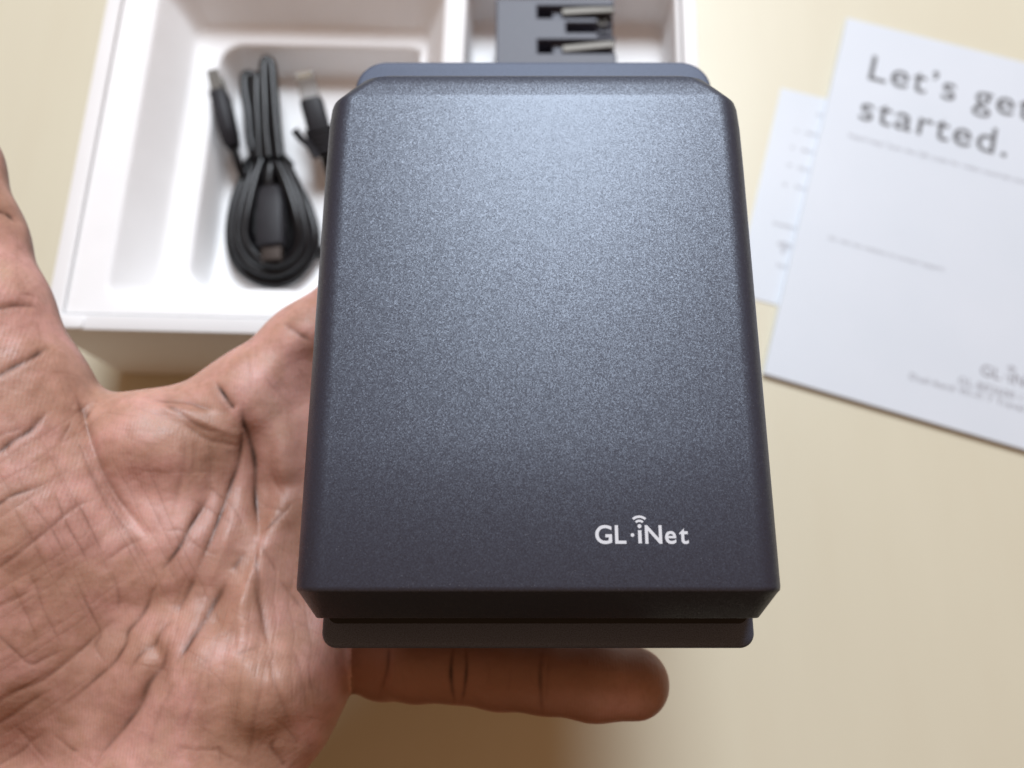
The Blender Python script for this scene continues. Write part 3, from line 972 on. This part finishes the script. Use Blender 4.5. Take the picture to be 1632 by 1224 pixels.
idx = np.nonzero(in_view)[0]
pxy = pix[idx]
disp = np.zeros(len(idx))
pig = np.zeros(len(idx))
hal = np.zeros(len(idx))
fz = finger_zone[idx]
order = np.argsort(pxy[:, 0])
sx = pxy[order, 0]
for pts, w, dep, pg in LINES:
    sp = spline([(x, y, 0) for x, y in pts], 5)
    S = np.array([(p.x, p.y) for p in sp])
    on_finger = S[:, 0].mean() > 575 and S[:, 1].mean() > 985
    R_ = 4 * w + 3
    l_, r_ = np.searchsorted(sx, S[:, 0].min() - R_), np.searchsorted(sx, S[:, 0].max() + R_)
    cand = order[l_:r_]
    yy = pxy[cand, 1]
    cand = cand[(yy > S[:, 1].min() - R_) & (yy < S[:, 1].max() + R_) & (fz[cand] == on_finger)]
    if not len(cand): continue
    q_ = pxy[cand]
    best = np.full(len(cand), 1e9)
    tt = np.zeros(len(cand))
    m = len(S) - 1
    wob = 0.9 + 0.16 * np.sin(np.arange(m + 1) * .8 + rng.uniform(0, 6))
    for i in range(m):
        ab = S[i + 1] - S[i]
        t = np.clip(((q_ - S[i]) @ ab) / max(ab @ ab, 1e-6), 0, 1)
        dd = np.linalg.norm(q_ - S[i] - t[:, None] * ab, axis=1)
        up = dd < best
        best[up] = dd[up]
        tt[up] = (i + t[up]) / m
    taper = np.clip(np.minimum(tt, 1 - tt) / 0.22, 0.02, 1)
    wv = np.interp(tt * m, np.arange(m + 1), wob)
    ww = w * (0.55 + .45 * taper)
    g0 = np.exp(-(best / ww) ** 2)
    shoulder = np.exp(-((best - 2.1 * ww) / (1.1 * ww)) ** 2)
    wide = np.exp(-(best / (2.6 * ww)) ** 2)
    disp[cand] += taper * dep * (-.15 * g0 * wv - .25 * wide + .05 * shoulder)
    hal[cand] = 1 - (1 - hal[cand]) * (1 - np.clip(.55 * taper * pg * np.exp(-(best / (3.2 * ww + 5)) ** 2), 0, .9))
    pig[cand] = np.maximum(pig[cand], taper * pg * wv * np.exp(-(best / (ww * 1.0)) ** 2))
disp = np.clip(disp, -4.0, .8)
# broad soft forms and a lumpy skin surface
def blob(cx, cy, rx, ry, ang, amt):
    a = R(ang)
    dx, dy = pxy[:, 0] - cx, pxy[:, 1] - cy
    u, v_ = dx * math.cos(a) + dy * math.sin(a), -dx * math.sin(a) + dy * math.cos(a)
    return amt * np.exp(-(u / rx) ** 2 - (v_ / ry) ** 2)
form = (blob(225, 715, 75, 55, 10, 1.6) + blob(330, 1010, 40, 130, 12, 1.0) + blob(445, 1020, 30, 110, -12, 1.2) + blob(405, 1150, 35, 70, 5, 1.0)
        + blob(345, 900, 18, 60, 25, .8) + blob(370, 830, 16, 80, 18, .8) + blob(450, 760, 40, 70, 0, 1.0) + blob(290, 900, 22, 60, 35, .7)
        + blob(290, 655, 60, 10, 12, .8) + blob(320, 675, 50, 9, 16, .8))
form[fz] = 0
for k in range(16):
    a_, wl = rng.uniform(0, math.pi), rng.uniform(26, 75)
    form += .00038 * wl * np.sin((pxy[:, 0] * math.cos(a_) + pxy[:, 1] * math.sin(a_)) * 2 * math.pi / wl + rng.uniform(0, 6.28)) * np.where(fz, .35, 1)
hal = 1 - (1 - hal) * (1 - blob(458, 775, 46, 110, 0, .85)) * (1 - blob(370, 860, 60, 110, 15, .35)) * (1 - blob(60, 1130, 190, 90, -20, .5))  # painted shade beside the router and on the heel; middle patch is skin tone
hal = np.where(fz, np.maximum(hal, np.clip(1.0 - blob(1000, 1105, 70, 50, 0, .6), 0, 1)), hal)  # shade of the router painted into the little finger, less at the tip
fac = facing[idx]
co[idx] += nrm[idx] * ((disp + form) * fac)[:, None]
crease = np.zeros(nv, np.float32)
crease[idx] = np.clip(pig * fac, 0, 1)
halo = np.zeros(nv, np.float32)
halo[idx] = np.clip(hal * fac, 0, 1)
# back of the hand is darker than the palm (pigment attribute: 0 palm, 1 back)
back = np.clip((0.05 - nrm[:, 2]) / 0.5, 0, 1).astype(np.float32)
me2.vertices.foreach_set("co", (co * MM).astype(np.float32).ravel())
for nm, arr in (("crease", crease), ("fold_shade_tint", halo), ("dorsal", back)):
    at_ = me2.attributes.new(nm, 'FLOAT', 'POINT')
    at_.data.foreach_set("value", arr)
me2.update()
me2.name = "hand"

M_skin = new_mat("palm_skin", (0.5, 0.3, 0.24), 0.42)
nt, b = nodes(M_skin)
tc = add(nt, 'ShaderNodeTexCoord')
oc = tc.outputs['Object']
n1 = noise(nt, 38, 5, 0.62, oc)
r1 = ramp(nt, n1.outputs['Fac'], [(0.30, (0.39, 0.215, 0.145)), (0.46, (0.51, 0.285, 0.213)), (0.58, (0.63, 0.345, 0.295)), (0.75, (0.53, 0.32, 0.235))])
n2 = noise(nt, 260, 4, 0.65, oc)
r2 = ramp(nt, n2.outputs['Fac'], [(0.3, (0.80, 0.76, 0.74)), (0.55, (1, 1, 1)), (0.75, (1.0, 0.96, 0.90))])
mx = add(nt, 'ShaderNodeMix', data_type='RGBA', blend_type='MULTIPLY')
mx.inputs[0].default_value = 0.8
nt.links.new(r1.outputs[0], mx.inputs[6]); nt.links.new(r2.outputs[0], mx.inputs[7])
ad = add(nt, 'ShaderNodeAttribute', attribute_name="dorsal")
mxd = add(nt, 'ShaderNodeMix', data_type='RGBA')
nt.links.new(ad.outputs['Fac'], mxd.inputs[0]); nt.links.new(mx.outputs[2], mxd.inputs[6])
mxd.inputs[7].default_value = (0.16, 0.075, 0.04, 1)
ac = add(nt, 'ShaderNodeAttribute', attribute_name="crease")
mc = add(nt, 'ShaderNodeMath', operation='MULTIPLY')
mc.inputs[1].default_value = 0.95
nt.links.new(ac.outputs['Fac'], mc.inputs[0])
ah = add(nt, 'ShaderNodeAttribute', attribute_name="fold_shade_tint")  # brown pigment round the folds plus the painted shade
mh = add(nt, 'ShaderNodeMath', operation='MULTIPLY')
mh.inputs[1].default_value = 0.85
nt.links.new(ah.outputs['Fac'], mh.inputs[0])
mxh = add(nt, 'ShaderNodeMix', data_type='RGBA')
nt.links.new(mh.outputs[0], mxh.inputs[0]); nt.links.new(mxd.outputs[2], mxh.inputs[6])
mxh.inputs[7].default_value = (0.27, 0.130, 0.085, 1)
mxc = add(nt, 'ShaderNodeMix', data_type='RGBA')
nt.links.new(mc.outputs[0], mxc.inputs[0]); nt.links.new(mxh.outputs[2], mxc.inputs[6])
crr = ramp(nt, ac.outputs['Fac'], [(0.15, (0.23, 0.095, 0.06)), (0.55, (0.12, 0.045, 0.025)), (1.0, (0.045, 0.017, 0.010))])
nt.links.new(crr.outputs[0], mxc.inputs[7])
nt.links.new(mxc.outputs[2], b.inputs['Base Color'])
b.inputs['Subsurface Weight'].default_value = 0.25
b.inputs['Subsurface Radius'].default_value = (1.0, 0.35, 0.2)
b.inputs['Subsurface Scale'].default_value = 0.0022
# dermal ridges and pores
wv = add(nt, 'ShaderNodeTexWave', Scale=420.0, Distortion=6.0, Detail=2.0)
wv.inputs['Detail Scale'].default_value = 0.25
nt.links.new(oc, wv.inputs['Vector'])
vo = add(nt, 'ShaderNodeTexVoronoi', Scale=700.0)
nt.links.new(oc, vo.inputs['Vector'])
ms = add(nt, 'ShaderNodeMath', operation='MULTIPLY_ADD')
ms.inputs[1].default_value = 0.28
nt.links.new(wv.outputs['Fac'], ms.inputs[0]); nt.links.new(vo.outputs['Distance'], ms.inputs[2])
ma = add(nt, 'ShaderNodeMath', operation='MULTIPLY_ADD')
ma.inputs[1].default_value = 1.2
nt.links.new(n2.outputs['Fac'], ma.inputs[0]); nt.links.new(ms.outputs[0], ma.inputs[2])
bump(nt, b, ma.outputs[0], 0.28, 0.00018)
rr = ramp(nt, n2.outputs['Fac'], [(0.3, (0.44,) * 3), (0.7, (0.60,) * 3)])
nt.links.new(rr.outputs[0], b.inputs['Roughness'])

hand = bpy.data.objects.new("hand", me2)
COL.objects.link(hand)
me2.materials.clear()
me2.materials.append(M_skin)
me2.shade_smooth()
tag(hand, "open creased palm at left with fingers reaching under the router", "hand")
print("HAND verts", nv, "lines", len(LINES))
